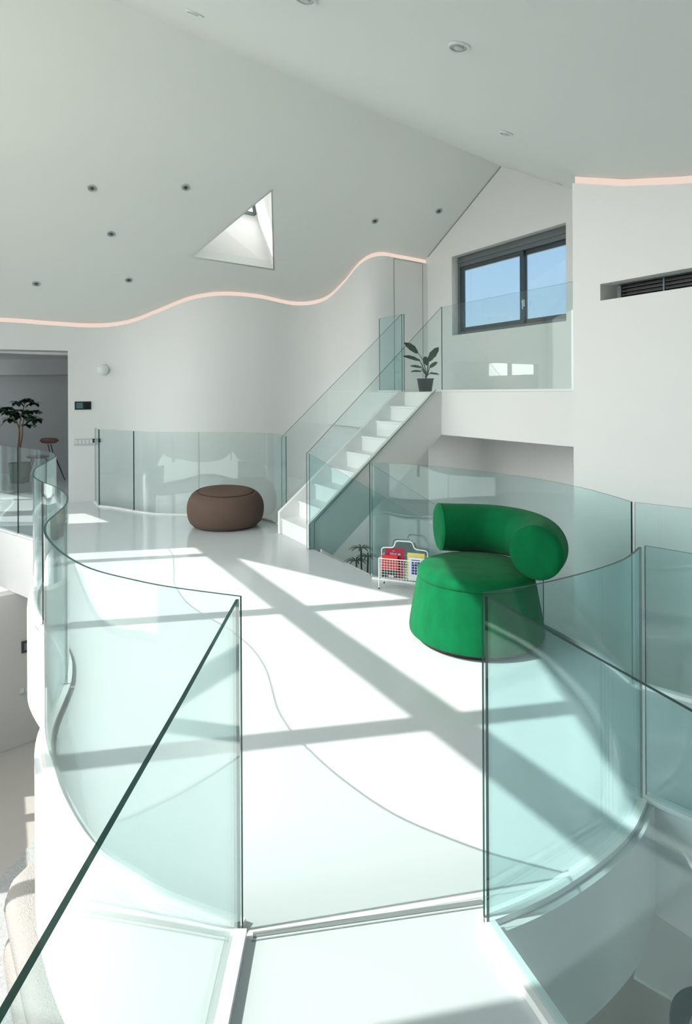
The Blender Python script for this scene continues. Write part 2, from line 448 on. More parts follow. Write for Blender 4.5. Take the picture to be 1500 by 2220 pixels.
# slot interior
mb = MB(); mb.box(W(AR+.235, (s0+s1)/2, (sz0+sz1)/2), .02, s0-s1+.02, sz1-sz0+.04, E2, E1)
build(mb, 'wall_right', 'wall', kind='structure', label='back of the wall slot')
t = empty('air_vent', W(AR+.15, s0-.25, sz0), label='long black linear air grille set inside the slot in the right wall', cat='air vent')
gs = ez(1337, 640, AR+.12)[0]
mb = MB(); mb.box(W(AR+.20, (gs+s1)/2, (sz0+sz1)/2), .03, gs-s1, sz1-sz0-.004, E2, E1); build(mb, 'backing', 'black', t)
mb = MB()
for k in range(5): mb.box(W(AR+.165, (gs+s1)/2, sz0+.012+k*(sz1-sz0-.02)/4), .035, gs-s1-.01, .006, E2, E1)
build(mb, 'louvre', 'grille', t, label='black horizontal blades')
mb = MB()
for k in range(14): mb.box(W(AR+.145, gs-.02-k*.38, (sz0+sz1)/2), .01, .012, sz1-sz0-.006, E2, E1)
for z_ in (sz0+.004, sz1-.005): mb.box(W(AR+.145, (gs+s1)/2, z_), .01, gs-s1, .008, E2, E1)
build(mb, 'frame', 'frame', t)

# ------------------------------------------------------------------ big glazed window wall on the sunny side
A0 = -2.6
S0, S1 = 2.64, 8.36
gtop = [(2.64, 4.48), (3.0, 4.66), (5.43, 5.86), (7.86, 4.66), (8.36, 4.42)]
SILL = -.35
hole = [(S0, SILL), (6.95, SILL), (6.95, .15), (S1, .15)]+gtop[::-1]
hole2 = [(10.05, .05), (10.8, .05), (10.8, 3.62), (10.05, 3.83)]
hole3 = [(11.1, 2.2), (13.16, 2.2), (13.16, 3.1), (11.1, 3.35)]
outer = [(-3.2, -3.3), (16.0, -3.3), (16.0, 3.9), (11.6, 4.3), (8.6, 5.5), (5.8, 6.9), (-1.0, 5.2), (-3.2, 4.9)]
holes = [hole, hole2, hole3]
mb = MB(); mb.poly(outer, holes, lambda p: W(A0, p[0], p[1]), lambda p: W(A0-.04, p[0], p[1]))
build(mb, 'wall_left', 'wall', kind='structure', label='glazed gable wall on the sunny side')
t = empty('window_3', W(A0, 5.6, SILL), kind='structure', label='tall gable window letting the sun in')
mb = MB()
def gt(s): 
    for (a, x), (b, y) in zip(gtop, gtop[1:]):
        if a <= s <= b: return x+(y-x)*(s-a)/(b-a)
    return 4.4
for s_, w_ in ((4.15, .165), (6.045, .165), (7.975, .15)): mb.box(W(A0+.0, s_, (gt(s_)+.15)/2), .05, w_-.03, gt(s_)-.15, E2, E1)
mb.box(W(A0, (S0+S1)/2, 4.53), .05, S1-S0, .21, E2, E1)
mb.box(W(A0, (S0+6.95)/2, SILL+.04), .05, 6.95-S0, .08, E2, E1)
build(mb, 'window_frame', 'frame2', t)
mb = MB(); mb.poly(hole, [], lambda p: W(A0-.015, p[0], p[1]), lambda p: W(A0-.022, p[0], p[1])); build(mb, 'window_pane', 'wglass', t)
for hh, nm in ((hole2, 'window_4'), (hole3, 'window_5')):
    t = empty(nm, W(A0, hh[0][0], hh[0][1]), kind='structure')
    mb = MB(); mb.poly(hh, [], lambda p: W(A0-.015, p[0], p[1]), lambda p: W(A0-.022, p[0], p[1])); build(mb, 'window_pane', 'wglass', t)
    if nm == 'window_5':
        mb = MB(); mb.box(W(A0, 12.3, 2.7), .04, .14, 1.0, E2, E1); build(mb, 'window_frame', 'frame2', t)

# near wall (behind the camera) with tall windows
EN = -3.1
holes = [[(-2.4, .1), (-1.1, .1), (-1.1, 2.75), (-2.4, 2.75)], [(-.8, .1), (.7, .1), (.7, 2.75), (-.8, 2.75)], [(1.0, .1), (2.5, .1), (2.5, 2.75), (1.0, 2.75)],
         [(-2.4, -2.3), (-.2, -2.3), (-.2, -.9), (-2.4, -.9)]]
mb = MB(); mb.poly([(-2.6, -3.3), (4.6, -3.3), (4.6, 4.4), (-2.6, 4.4)], holes, lambda p: W(p[0], EN, p[1]), lambda p: W(p[0], EN-.25, p[1]))
build(mb, 'wall_near', 'wall', kind='structure', label='wall behind the viewer with tall windows')
for i, h in enumerate(holes):
    t = empty('window_%d' % (6+i), W(h[0][0], EN, h[0][1]), kind='structure')
    x0, x1, z0, z1 = h[0][0], h[1][0], h[0][1], h[2][1]; mb = MB()
    for x in (x0+.03, x1-.03, (x0+x1)/2): mb.box(W(x, EN-.12, (z0+z1)/2), .06, .06, z1-z0, E2, E1)
    for z in (z0+.03, z1-.03, z0+(z1-z0)*.28): mb.box(W((x0+x1)/2, EN-.12, z), x1-x0, .06, .06, E2, E1)
    build(mb, 'window_frame', 'frame2', t)
    mb = MB(); mb.box(W((x0+x1)/2, EN-.12, (z0+z1)/2), x1-x0, .008, z1-z0, E2, E1); build(mb, 'window_pane', 'wglass', t)

# ------------------------------------------------------------------ gallery floor
LC = [(-.34, 1.95), (-.58, 2.04), (-.74, 2.12), (-.97, 2.27), (-1.18, 2.49), (-1.35, 2.72), (-1.46, 2.9), (-1.55, 3.11), (-1.62, 3.38), (-1.69, 3.62), (-1.83, 3.92), (-2.05, 4.24),
      (-2.28, 4.5), (-2.47, 4.75), (-2.60, 4.98), (-2.76, 5.33), (-2.88, 5.75), (-3.02, 6.2), (-3.13, 6.46), (-3.30, 6.74), (-3.50, 6.97), (-3.83, 7.25), (-4.22, 7.54), (-4.51, 7.76)]
LCc = catmull([V(p) for p in LC], 5)
RC = [(.44, 1.97), (.61, 2.04), (.76, 2.12), (.95, 2.245), (1.11, 2.38), (1.265, 2.57)]
RCc = catmull([V(p) for p in RC], 6)
CC = [(.235, 5.62), (.52, 5.50), (.82, 5.30), (1.14, 4.97), (1.41, 4.60), (1.585, 4.19), (1.665, 3.85), (1.70, 3.57)]
CCc = catmull([V(p) for p in CC], 6)
FC = [(-3.82, 9.27), (-3.49, 9.10), (-3.14, 8.86), (-2.77, 8.65), (-2.32, 8.57), (-1.64, 8.50), (-1.18, 8.29), (-.94, 8.04), (-.765, 7.63)]
FCc = catmull([V(p) for p in FC], 6)
def cat_xy(L): return [(p.x, p.y) for p in L]
kb = .05
poly = []
bl_end = W(0, 0); 
def near_pt(x): return (x, (-3.1+.5*x)/.866)
poly += [near_pt(-.50), (-.40, .4)]
poly += [(-.385, 1.93)]
poly += cat_xy(off(LCc, -kb))[1:]
poly += [(-5.4, 8.02), (-6.6, 8.05), (-6.9, 7.65)]
pw = W(-2.6, 9.6); poly += [(pw.x, pw.y)]
pw = W(-2.6, 15.6); poly += [(pw.x, pw.y)]
poly += [(-4.0, 15.0), (-4.0, 9.93), (-4.09, 9.79)]
poly += cat_xy(off(FCc, -.03))
p = W(3.06, 6.83); poly += [(p.x, p.y)]
p = W(3.02, 6.0); poly += [(p.x, p.y)]
p = W(3.06, 4.78); poly += [(p.x, p.y)]
poly += cat_xy(off(CCc, -kb))
poly += [(1.97, 3.42), (4.97, .62), (4.60, -.78)]
poly += [(1.43, 2.38), (1.30, 2.54)]
poly += cat_xy(off(RCc, kb))[::-1][1:-1]
poly += [(.475, 1.93), (.74, 1.24), (1.22, .0), near_pt(1.25)]
# area sign
def zbot(p):
    return -.70 if p[0] < -.2 and p[1] > 0 else (-.47 if p[0] > .4 and p[1] < 3.2 else -.60)
mb = MB(); mb.poly(poly, [], lambda p: Vector((p[0], p[1], zbot(p))), lambda p: Vector((p[0], p[1], 0)), mi=0, me_=1)
build(mb, 'floor', ['floor', 'lacquer'], kind='structure', label='glossy white gallery floor with a winding edge')
# upper landing slab
SE0, SE1 = 6.05, 6.85           # stair side planes
AS = 4.88
q = W(AS, 10.6)
lp = [(AS, 3.4), (AG, 3.4), (AG, 10.35), (5.2, 9.85), (4.95, 9.9), (AS, 10.0)]
mb = MB(); mb.poly(lp, [], lambda p: W(p[0], p[1], 1.20), lambda p: W(p[0], p[1], CAMZ-.004), mi=0)
build(mb, 'floor', ['wall'], kind='structure', label='white slab of the upper landing')
# lower floor
mb = MB(); mb.poly([(-2.62, -3.2), (6.3, -3.2), (6.3, 16), (-2.62, 16)], [], lambda p: W(p[0], p[1], -2.8), lambda p: W(p[0], p[1], ZL))
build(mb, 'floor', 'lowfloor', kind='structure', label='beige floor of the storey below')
# lower wall beneath the gallery
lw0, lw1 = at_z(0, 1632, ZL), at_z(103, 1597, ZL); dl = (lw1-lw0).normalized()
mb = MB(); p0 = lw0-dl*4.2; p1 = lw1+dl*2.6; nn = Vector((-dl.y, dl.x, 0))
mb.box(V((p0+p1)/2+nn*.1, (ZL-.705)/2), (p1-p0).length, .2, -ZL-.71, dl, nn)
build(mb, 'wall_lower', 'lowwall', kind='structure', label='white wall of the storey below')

a0, a1 = at_z(548, 2028), at_z(1046, 1956)
mb = MB(); mb.bar(V(a0, .0015), V(a1, .0015), .018, .003); mb.bar(V(a0+Vector((0, -.02, 0)), .001), V(a1+Vector((0, -.02, 0)), .001), .004, .002)
build(mb, 'trim_4', 'joint', kind='structure', label='grey expansion joint between bridge and gallery')

# ------------------------------------------------------------------ glass guards
GROUP = 'glass guard panels'
def pane(C, z0, z1, label, mat='glass', th=.0105, base=True, cat='glass panel', bw=.045, bz=.022, group=GROUP, bmat='lacquer'):
    C = [V(p) for p in C]; n = len(C)
    c = C[n//2]
    z0f = z0 if callable(z0) else (lambda i: z0); z1f = z1 if callable(z1) else (lambda i: z1)
    t = empty('glass_panel', V(c, z0f(n//2)), label=label, cat=cat, group=group)
    L = off(C, th/2); Rr = off(C, -th/2); mb = MB()
    for side in (L, Rr):
        vs = []
        for i, p in enumerate(side): vs += [V(p, z0f(i)+.003), V(p, z1f(i))]
        mb.add(vs, [(2*i, 2*i+2, 2*i+3, 2*i+1) for i in range(n-1)], 0)
    vs = []
    for i in range(n): vs += [V(L[i], z1f(i)), V(Rr[i], z1f(i)), V(L[i], z0f(i)+.003), V(Rr[i], z0f(i)+.003)]
    fs = [(4*i, 4*i+1, 4*i+5, 4*i+4) for i in range(n-1)]+[(4*i+2, 4*i+6, 4*i+7, 4*i+3) for i in range(n-1)]
    fs += [(0, 2, 3, 1), (4*n-4, 4*n-3, 4*n-1, 4*n-2)]
    mb.add(vs, fs, 1)
    build(mb, 'glass_sheet', [mat, 'edge'], t, smooth=True)
    if base:
        mb = MB(); a = off(C, bw/2); b = off(C, -bw/2); R = []
        for i in range(n):
            R.append([V(a[i], z0f(i)+.0012), V(b[i], z0f(i)+.0012), V(b[i], z0f(i)+bz), V(a[i], z0f(i)+bz)])
        mb.rings(R, True); build(mb, 'base_channel', bmat, t, smooth=True, label='white strip at the foot of the glass')
    return t
H = 1.087
def cut(C, x0=None, fr=None): pass
def split(C, idx):
    out = []
    for a, b in zip(idx, idx[1:]): out.append(C[a:b+1])
    return out
nL = len(LCc)-1
lab = ['large curved clear glass guard in the left foreground, ending at the bridge', 'second curved glass guard behind the foreground one on the left edge',
       'third curved glass guard along the left edge, bulging outward', 'fourth narrow curved glass guard before the far-left bend', 'farthest curved glass guard on the left edge in front of the potted tree']
def shorten(C, g=.006):
    C = [p.copy() for p in C]
    d = (C[1]-C[0]).normalized(); C[0] += d*g; d = (C[-2]-C[-1]).normalized(); C[-1] += d*g
    return C
idx = [0, 44, 60, 80, 108, nL]
for s_, l in zip(split(LCc, idx), lab): pane(shorten(s_), 0, H, l)
fl = catmull([V((-4.52, 7.77)), V((-5.4, 7.95)), V((-6.5, 7.98))], 4)
pane(shorten(fl), 0, H, 'straight glass guard at the far left edge of the picture')
# bridge guards
pane([V((-.352, 1.925)), V((-.358, 1.3)), V((-.372, .64)), V((-.38, -.2))], 0, H, 'straight glass guard left of the bridge, its dark top edge crossing the foreground', bw=.05, bz=.03)
pane([V((.452, 1.945)), V((.714, 1.237)), V((1.05, .33))], 0, H, 'straight glass guard on the right side of the bridge, angled outward', mat='tglass', bw=.05, bz=.03)
pane(shorten(RCc[:-1]), 0, H, 'curved green-tinted glass guard in the right foreground in front of the green chair', mat='tglass')
cr0 = V((1.275, 2.565)); cd = (V((1.41, 2.43))-cr0).normalized()
pane([cr0, cr0+cd*1.6], 0, H, 'straight glass guard of the right passage, nearest its corner', mat='tglass')
pane([cr0+cd*1.61, cr0+cd*4.3], 0, H, 'straight glass guard of the right passage beyond the first', mat='tglass')
# far side of platform
pane(shorten(CCc), 0, H, 'long curved green glass guard behind the magazine rack and green chair', mat='tglass')
cf0 = V((1.712, 3.56)); cfd = (V((1.97, 3.335))-cf0).normalized()
pane([cf0, cf0+cfd*1.7], 0, H, 'straight glass guard at the right picture edge, beyond the dark vertical joint', mat='tglass')
pane([cf0+cfd*1.71, cf0+cfd*4.2], 0, H, 'straight glass guard farther along the right passage', mat='tglass')
# far curved guards behind the pouf
H2 = 1.19
def near_i(C, px):
    return min(range(len(C)), key=lambda i: abs(C[i].x/C[i].y-(px-750)/1300))
i1 = near_i(FCc, 290); i2 = near_i(FCc, 430)
pane(shorten(FCc[:i1+1]), 0, H2, 'narrow flat glass guard beside the wall switches, left of the brown pouf', mat='glass')
pane(shorten(FCc[i1:i2+1]), 0, H2, 'gently curved glass guard just left of the brown pouf', mat='glass')
pane(shorten(FCc[i2:]), 0, H2, 'curved glass guard directly behind the brown pouf, ending at the stair', mat='glass')
pane([V((-4.03, 9.62)), V((-3.835, 9.29))], 0, H2, 'short glass return between the far guard and the wall switches')
# upper landing guards
fr = W(AS+.03, SE0-.02)
pane([W(AS+.03, SE0-.01), W(AS+.03, 4.6), W(AS+.03, 3.62)], CAMZ, CAMZ+1.08, 'straight glass guard on the upper landing in front of the window', mat='glass')
pane([W(AS+.03, SE1+.02), W(AS+.03, 7.5)], CAMZ, CAMZ+1.09, 'short green glass guard on the upper landing left of the stair head', mat='tglass')
# raking panels: polygons in the a-z plane
def rake(e_, P, label, mat='glass', th=.014):
    t = empty('glass_panel', W(P[0][0], e_, P[0][1]), label=label, cat='glass panel', group=GROUP)
    mb = MB(); mb.poly(P, [], lambda p: W(p[0], e_-th/2, p[1]), lambda p: W(p[0], e_+th/2, p[1]), mi=0, me_=1)
    build(mb, 'glass_sheet', [mat, 'edge'], t)
rake(SE0-.045, [(2.955, .003), (2.955, 1.065), (AS, 2.83), (AS, 1.78), (4.79, 1.78), (3.05, .29), (3.05, .003)], 'sloping glass guard on the right side of the white stair')
rake(SE1+.03, [(3.04, .003), (3.04, 1.19), (AS, 2.84), (AS, 1.3), (3.3, .003)], 'sloping glass guard on the left side of the white stair')
rake(5.955, [(2.965, .003), (2.965, 1.07), (5.4, -.34), (5.4, -1.41)], 'glass guard sloping down beside the descending stair, starting at the stair foot', mat='tglass')
rake(4.84, [(3.05, .003), (3.05, 1.07), (5.4, -.34), (5.4, -1.41)], 'glass guard sloping down behind the curved guard and the rack')

# ------------------------------------------------------------------ staircases
t = empty('staircase', W(3.0, (SE0+SE1)/2, 0), label='white straight stair climbing to the upper landing', cat='staircase')
NR, RISE = 9, CAMZ/9; GO = (AS-3.02)/8.0
for i in range(8):
    a = 3.02+i*GO; mb = MB()
    mb.poly([(a, (i-.6)*RISE if i else .001), (a+.02 if i else a+.02, (i-.6)*RISE if i else .001), (a+GO+.02, (i+.4)*RISE), (a+GO+.02, (i+1)*RISE), (a-.012, (i+1)*RISE), (a-.012, (i+1)*RISE-.025), (a, (i+1)*RISE-.03)], [],
            lambda p: W(p[0], SE0+.0285, p[1]), lambda p: W(p[0], SE1-.0285, p[1]))
    build(mb, 'step', 'lacquer', t)
for e_, nm in ((SE0, 'right'), (SE1, 'left')):
    mb = MB(); a_ = e_-.028; b_ = e_+.028
    P = [(2.985, .002), (2.985, .27), (4.77, CAMZ+.0), (AS-.002, CAMZ+.0), (AS-.002, 1.20), (3.42, .002)]
    if nm == 'right': P = [(2.985, -.02), (2.985, .27), (4.77, CAMZ), (AS-.002, CAMZ), (AS-.002, 1.20), (3.15, -.23), (3.075, -.23), (3.075, -.02)]
    mb.poly(P, [], lambda p: W(p[0], a_, p[1]), lambda p: W(p[0], b_, p[1]))
    build(mb, 'stringer', 'wall', t)
mb = MB(); mb.poly([(AS-.002, 1.20), (AS-.002, 1.23), (3.4, .035), (3.4, .005)], [], lambda p: W(p[0], SE0+.03, p[1]), lambda p: W(p[0], SE1-.03, p[1]))
build(mb, 'soffit', 'wall', t)
t = empty('staircase', W(3.1, 5.4, -1.9), label='white stair descending through the opening beside the stair foot', cat='staircase')
for i in range(8):
    a = 3.09+i*.30; z = -.185*(i+1); mb = MB()
    mb.poly([(a, z-.02), (a, z), (a+.31, z), (a+.31, z-.30), (a+.29, z-.30)], [], lambda p: W(p[0], 4.90, p[1]), lambda p: W(p[0], 5.90, p[1]))
    build(mb, 'step', 'lacquer', t)
for e_ in (4.87, 5.925):
    mb = MB(); mb.poly([(3.09, .0), (3.09, -.62), (5.50, -2.1), (5.50, -1.46)], [], lambda p: W(p[0], e_-.02, p[1]), lambda p: W(p[0], e_+.02, p[1])); build(mb, 'stringer', 'wall', t)

# ------------------------------------------------------------------ green chair
cc = Vector((.925, 4.32, 0))
t = empty('armchair', cc, label='round emerald green velvet armchair with a fat rolled back', cat='armchair')
mb = MB(); mb.lathe(cc, [(.34, .001), (.425, .001), (.435, .012), (.435, .03), (.34, .03)], 64); build(mb, 'plinth', 'black', t, smooth=True, label='black recessed base ring')
mb = MB(); prof = [(.30, .031), (.455, .031), (.474, .045), (.476, .07), (.470, .12), (.452, .22), (.432, .33), (.418, .405), (.413, .425), (.409, .4275)]
mb.lathe(cc, prof, 72); build(mb, 'base', 'green', t, smooth=True)
mb = MB(); mb.lathe(cc, [(.30, .430), (.409, .4295), (.414, .436), (.416, .450), (.411, .470), (.396, .488), (.36, .503), (.27, .514), (.15, .519), (.02, .52)], 72); build(mb, 'seat', 'green', t, smooth=True)
BK = catmull([Vector(p) for p in [(.735, 4.745, .682), (.85, 4.755, .675), (1.01, 4.765, .668), (1.18, 4.72, .664), (1.325, 4.59, .66), (1.385, 4.40, .658), (1.365, 4.21, .658), (1.275, 4.035, .662)]], 7)
RT = .178
def ringb(i, rad, shift=0.0, n=40):
    d = (BK[min(i+1, len(BK)-1)]-BK[max(i-1, 0)]).normalized(); c = BK[i]+d*shift
    a = Vector((d.y, -d.x, 0)).normalized(); a = (a*.98-Vector((0, 0, .10))).normalized(); b = (up-a*up.dot(a)).normalized()
    return [c+(a*math.cos(2*PI*k/n)*rad+b*math.sin(2*PI*k/n)*rad*1.03) for k in range(n)]
mb = MB(); R = []; nb = len(BK)-1
caps = ((-.024, .05), (-.023, .70), (-.015, .92), (-.004, .98))
for sh, sc in caps: R.append(ringb(0, RT*sc, sh))
for i in range(nb+1): R.append(ringb(i, RT*(1+.02*math.sin(PI*i/nb))))
for sh, sc in reversed(caps): R.append(ringb(nb, RT*sc, -sh))
mb.rings(R, True); build(mb, 'backrest', 'green', t, smooth=True)
for i in (0, nb):
    rg = ringb(i, RT*.995); mb = MB(); mb.tube(rg+[rg[0]], .003, 6); build(mb, 'piping', 'green', t, smooth=True)

# ------------------------------------------------------------------ brown pouf
pc = at_z(489.5, 1139)
t = empty('pouf', pc, label='round brown fabric pouf with an inset oval top on the far floor', cat='pouf')
mb = MB(); prof = []
tl = Matrix.Rotation(math.radians(3.0), 3, 'Y')
Hh, Rm = .455, .50
prof = [(.30, .0), (.37, .004), (.42, .022), (.463, .065), (.488, .125), (.498, .19), (.50, .25), (.492, .31), (.472, .365), (.44, .412), (.41, .438), (.385, .450), (.368, .452), (.355, .445), (.33, .435)]
def sk(x, y, z): return pc+Vector((x, y, max(.001, z*(1-.04*(x/Rm)*(z/Hh)+.07*(y/Rm)*(z/Hh)))))
R = [[sk(r*math.cos(2*PI*k/72), r*.95*math.sin(2*PI*k/72), z) for k in range(72)] for r, z in prof]
mb = MB(); mb.rings(R, True); build(mb, 'body', 'brown', t, smooth=True)
R = [[sk(r*math.cos(2*PI*k/72), r*.95*math.sin(2*PI*k/72), z) for k in range(72)] for r, z in ((.30, .438), (.350, .449), (.353, .458), (.34, .466), (.28, .472), (.15, .475), (.02, .476))]
mb = MB(); mb.rings(R, True); build(mb, 'top_cushion', 'brown', t, smooth=True)
mb = MB(); mb.tube([sk(.362*math.cos(2*PI*k/72), .362*.95*math.sin(2*PI*k/72), .456) for k in range(73)], .006, 8); build(mb, 'piping', 'brownp', t, smooth=True, label='darker piping around the top')

# ------------------------------------------------------------------ magazine rack
r0 = Vector((.285, 5.33, 0)); rx = Vector((.945, -.327, 0)).normalized(); ry = Vector((-rx.y, rx.x, 0)).normalized()
RLn, RD = .42, .17
def RP(x, y, z): return r0+rx*x+ry*y+Vector((0, 0, z))
t = empty('magazine_rack', r0, label='white wire magazine rack with a looped handle beside the green armchair', cat='magazine rack')
def arcpath(P, r=.03, n=5):
    P = [Vector(p) for p in P]; out = [P[0]]
    for i in range(1, len(P)-1):
        a = (P[i-1]-P[i]).normalized(); b = (P[i+1]-P[i]).normalized()
        q0 = P[i]+a*r; q1 = P[i]+b*r
        for k in range(n+1):
            s = k/n; out.append(q0*(1-s)**2+P[i]*2*s*(1-s)+q1*s**2)
    out.append(P[-1]); return out
for yy, nm, zo in ((RD*.55, 'handle', 0.0),):
    mb = MB(); mb.tube(arcpath([RP(-.0, yy, .17), RP(-.0, yy, .345), RP(.115, yy, .352), RP(.13, yy, .415), RP(.285, yy, .415), RP(.30, yy, .352), RP(RLn, yy, .345), RP(RLn, yy, .17)], .028), .0055, 8)
    build(mb, nm, 'wire', t, smooth=True)
for yy in (0, RD):
    mb = MB(); zt = .272
    mb.tube([RP(0, yy, zt), RP(RLn, yy, zt)], .0045, 8); mb.tube([RP(0, yy, .085), RP(RLn, yy, .085)], .004, 8)
    for k in range(1, 17): mb.tube([RP(RLn*k/17, yy, .085), RP(RLn*k/17, yy, zt)], .0016, 5)
    for k in range(1, 8): mb.tube([RP(0, yy, .085+(zt-.085)*k/8), RP(RLn, yy, .085+(zt-.085)*k/8)], .0016, 5)
    build(mb, 'basket_side', 'wire', t, smooth=True)
for x_ in (0, RLn):
    mb = MB(); zt = .272
    mb.tube([RP(x_, 0, zt), RP(x_, RD, zt)], .0045, 8); mb.tube([RP(x_, 0, .085), RP(x_, RD, .085)], .004, 8)
    for k in range(1, 7): mb.tube([RP(x_, RD*k/7, .085), RP(x_, RD*k/7, zt)], .0016, 5)
    for k in range(1, 8): mb.tube([RP(x_, 0, .085+(zt-.085)*k/8), RP(x_, RD, .085+(zt-.085)*k/8)], .0016, 5)
    build(mb, 'basket_end', 'wire', t, smooth=True)
mb = MB()
for k in range(0, 11): mb.tube([RP(RLn*k/10, 0, .085), RP(RLn*k/10, RD, .085)], .0016, 5)
build(mb, 'basket_floor', 'wire', t, smooth=True)
for x_ in (0, RLn):
    for yy in (0, RD):
        mb = MB(); mb.tube([RP(x_, yy, .012), RP(x_, yy, .272)], .0055, 8); lg = build(mb, 'leg', 'wire', t, smooth=True)
        mb = MB(); mb.tube([RP(x_, yy, .0005), RP(x_, yy, .0118)], .0065, 8); build(mb, 'foot', 'black', lg, label='black foot cap')
def text_mesh(s, size):
    cu = bpy.data.curves.new('t', 'FONT'); cu.body = s; cu.size = size; cu.extrude = .0004
    ob = bpy.data.objects.new('t', cu); COL.objects.link(ob)
    dg = bpy.context.evaluated_depsgraph_get(); me = bpy.data.meshes.new_from_object(ob.evaluated_get(dg)); bpy.data.objects.remove(ob); return me
def magazine(x, y, w, h, th, z0, mats, label, lean=.12, art=None, zrot=0):
    base = RP(x, y, z0); ux = rx; n = (-ry*math.cos(lean)+Vector((0, 0, math.sin(lean)))).normalized(); uz = ux.cross(n)
    if uz.z < 0: uz = -uz
    t = empty('magazine', base, label=label, cat='magazine', group='magazines in the wire rack')
    mb = MB(); mb.box(base+ux*w/2+uz*h/2-n*.0, w-.004, h-.004, th-.002, ux, uz, n); build(mb, 'pages', 'paper', t)
    mb = MB()
    for s in (1, -1): mb.box(base+ux*w/2+uz*h/2+n*s*th/2, w, h, .0012, ux, uz, n)
    mb.box(base+uz*h/2, .0012, h, th, ux, uz, n); build(mb, 'cover', mats, t)
    def face(cx, cz, sw, sh, mt, nm='cover_print'):
        m2 = MB(); m2.box(base+ux*cx+uz*cz+n*(th/2+.0009), sw, sh, .0006, ux, uz, n); return build(m2, nm, mt, t)
    def txt(s, x_, z_, size):
        me = text_mesh(s, size); me.transform(Matrix((( *ux, 0), (*uz, 0), (*n, 0), (0, 0, 0, 1))).transposed()); me.transform(Matrix.Translation(base+ux*x_+uz*z_+n*(th/2+.0012)))
        link('title_text', me, 'paper', t)
    if art: art(face, txt)
    return t
magazine(.03, .085, .175, .255, .014, .09, 'red', 'tall crimson magazine with white title text standing in the wire rack', .10,
         lambda f, tx: (tx('ISSUE #8', .045, .195, .026), tx('vol.', .068, .226, .014)))
magazine(.014, .045, .14, .20, .010, .09, 'red2', 'smaller bright red magazine with a dark foot, in front of the crimson one', .10,
         lambda f, tx: (f(.07, .035, .138, .068, 'dark'), f(.085, .018, .05, .012, 'paper')))
magazine(.235, .085, .155, .225, .010, .09, 'yellow', 'pale yellow magazine standing behind the white one near the armchair', .10)
magazine(.258, .045, .145, .195, .008, .09, 'paper', 'white magazine printed with a navy blue shape at the right of the rack', .10,
         lambda f, tx: (f(.062, .115, .078, .125, 'navy'), f(.066, .145, .055, .035, 'paper')))

# ------------------------------------------------------------------ wall fittings
def wall_frame(px, py, C=BWc):
    p, d = cross_wall(C, px+ (py-CY)*(-sR)); n = Vector((d.y, -d.x, 0)); z = CAMZ+p.y*ray(px, py).z
    return V(p, z), d, n
p, d, n = wall_frame(224.5, 801.5)
mb = MB(); m3 = Matrix((d, Vector((0, 0, 1)), n)).transposed()
def lathe_on(mb, p, d, n, prof, k=36, mi=0):
    u = Vector((0, 0, 1)); u = (u-n*u.dot(n)).normalized(); w = u.cross(n)
    mb.rings([[p+(w*math.cos(2*PI*i/k)+u*math.sin(2*PI*i/k))*r+n*h for i in range(k)] for r, h in prof], True, mi)
t = empty('smoke_detector', p, label='round white alarm dome on the wall right of the wide opening', cat='smoke detector')
mb = MB(); lathe_on(mb, p, d, n, [(.095, .002), (.095, .02), (.088, .026)]); build(mb, 'base', 'plastic', t, smooth=True)
mb = MB(); lathe_on(mb, p, d, n, [(.080, .0265), (.085, .035), (.080, .055), (.06, .070), (.02, .076)]); build(mb, 'dome', 'plastic', t, smooth=True)
def panel(px0, px1, py0, py1, nm, label, cat, mat, th=.012):
    pa, d, n = wall_frame((px0+px1)/2, (py0+py1)/2); s = pa.y/1300; w = abs(px1-px0)*s; h = (py1-py0)*s
    t = empty(nm, pa, label=label, cat=cat)
    mb = MB(); mb.box(pa+n*(th/2+.002), w, th, h, d, n); build(mb, 'housing', mat, t); return t, pa, d, n, w, h
t, pa, d, n, w, h = panel(162, 198, 869, 889.5, 'intercom', 'small black wall panel with a teal screen beside the wide opening', 'intercom', 'plastic')
mb = MB(); mb.box(pa+n*.0155, w*.91, .002, h*.86, d, n); build(mb, 'display', 'gblack', t, label='glossy black face')
mb = MB(); mb.box(pa+n*.0172-d*w*.19, w*.36, .001, h*.60, d, n); build(mb, 'screen', 'screen', t, label='teal screen area')
t, pa, d, n, w, h = panel(163, 200, 951, 964.5, 'switch_plate', 'long pale grey light switch plate beside the far glass guard', 'light switch', 'plate')
for k in range(5):
    mb = MB(); mb.box(pa+n*.0155+d*w*(-.40+.2*k), w*.15, .003, h*.72, d, n); build(mb, 'switch', 'plastic', t)
t, pa, d, n, w, h = panel(200.6, 217, 951, 959, 'wall_socket', 'small black socket plate at the right end of the grey switch plate', 'socket', 'gblack')
mb = MB(); mb.box(pa+n*.0150, w*.7, .002, h*.5, d, n); build(mb, 'insert', 'screen', t)
# lower wall fittings
nw = Vector((dl.y, -dl.x, 0)); dlw = nw.dot(lw0)
def low_panel(px0, px1, py0, py1, nm, label, cat, mat):
    pa = at_plane((px0+px1)/2, (py0+py1)/2, nw, dlw); s = pa.y/1300; w = (px1-px0)*s*1.2; h = (py1-py0)*s
    t = empty(nm, pa, label=label, cat=cat); mb = MB(); mb.box(pa+nw*.009, w, .012, h, dl, nw); build(mb, 'housing', mat, t); return t, pa, w, h
t, pa, w, h = low_panel(51, 80, 1386, 1411, 'intercom', 'black control panel on the lower-storey wall at far left', 'intercom', 'gblack')
mb = MB(); mb.box(pa+nw*.016-dl*w*.1, w*.5, .002, h*.6, dl, nw); build(mb, 'screen', 'screen', t, label='teal screen area')
t, pa, w, h = low_panel(47, 84, 1484, 1498, 'switch_plate', 'pale grey switch plate on the lower-storey wall at far left', 'light switch', 'plate')
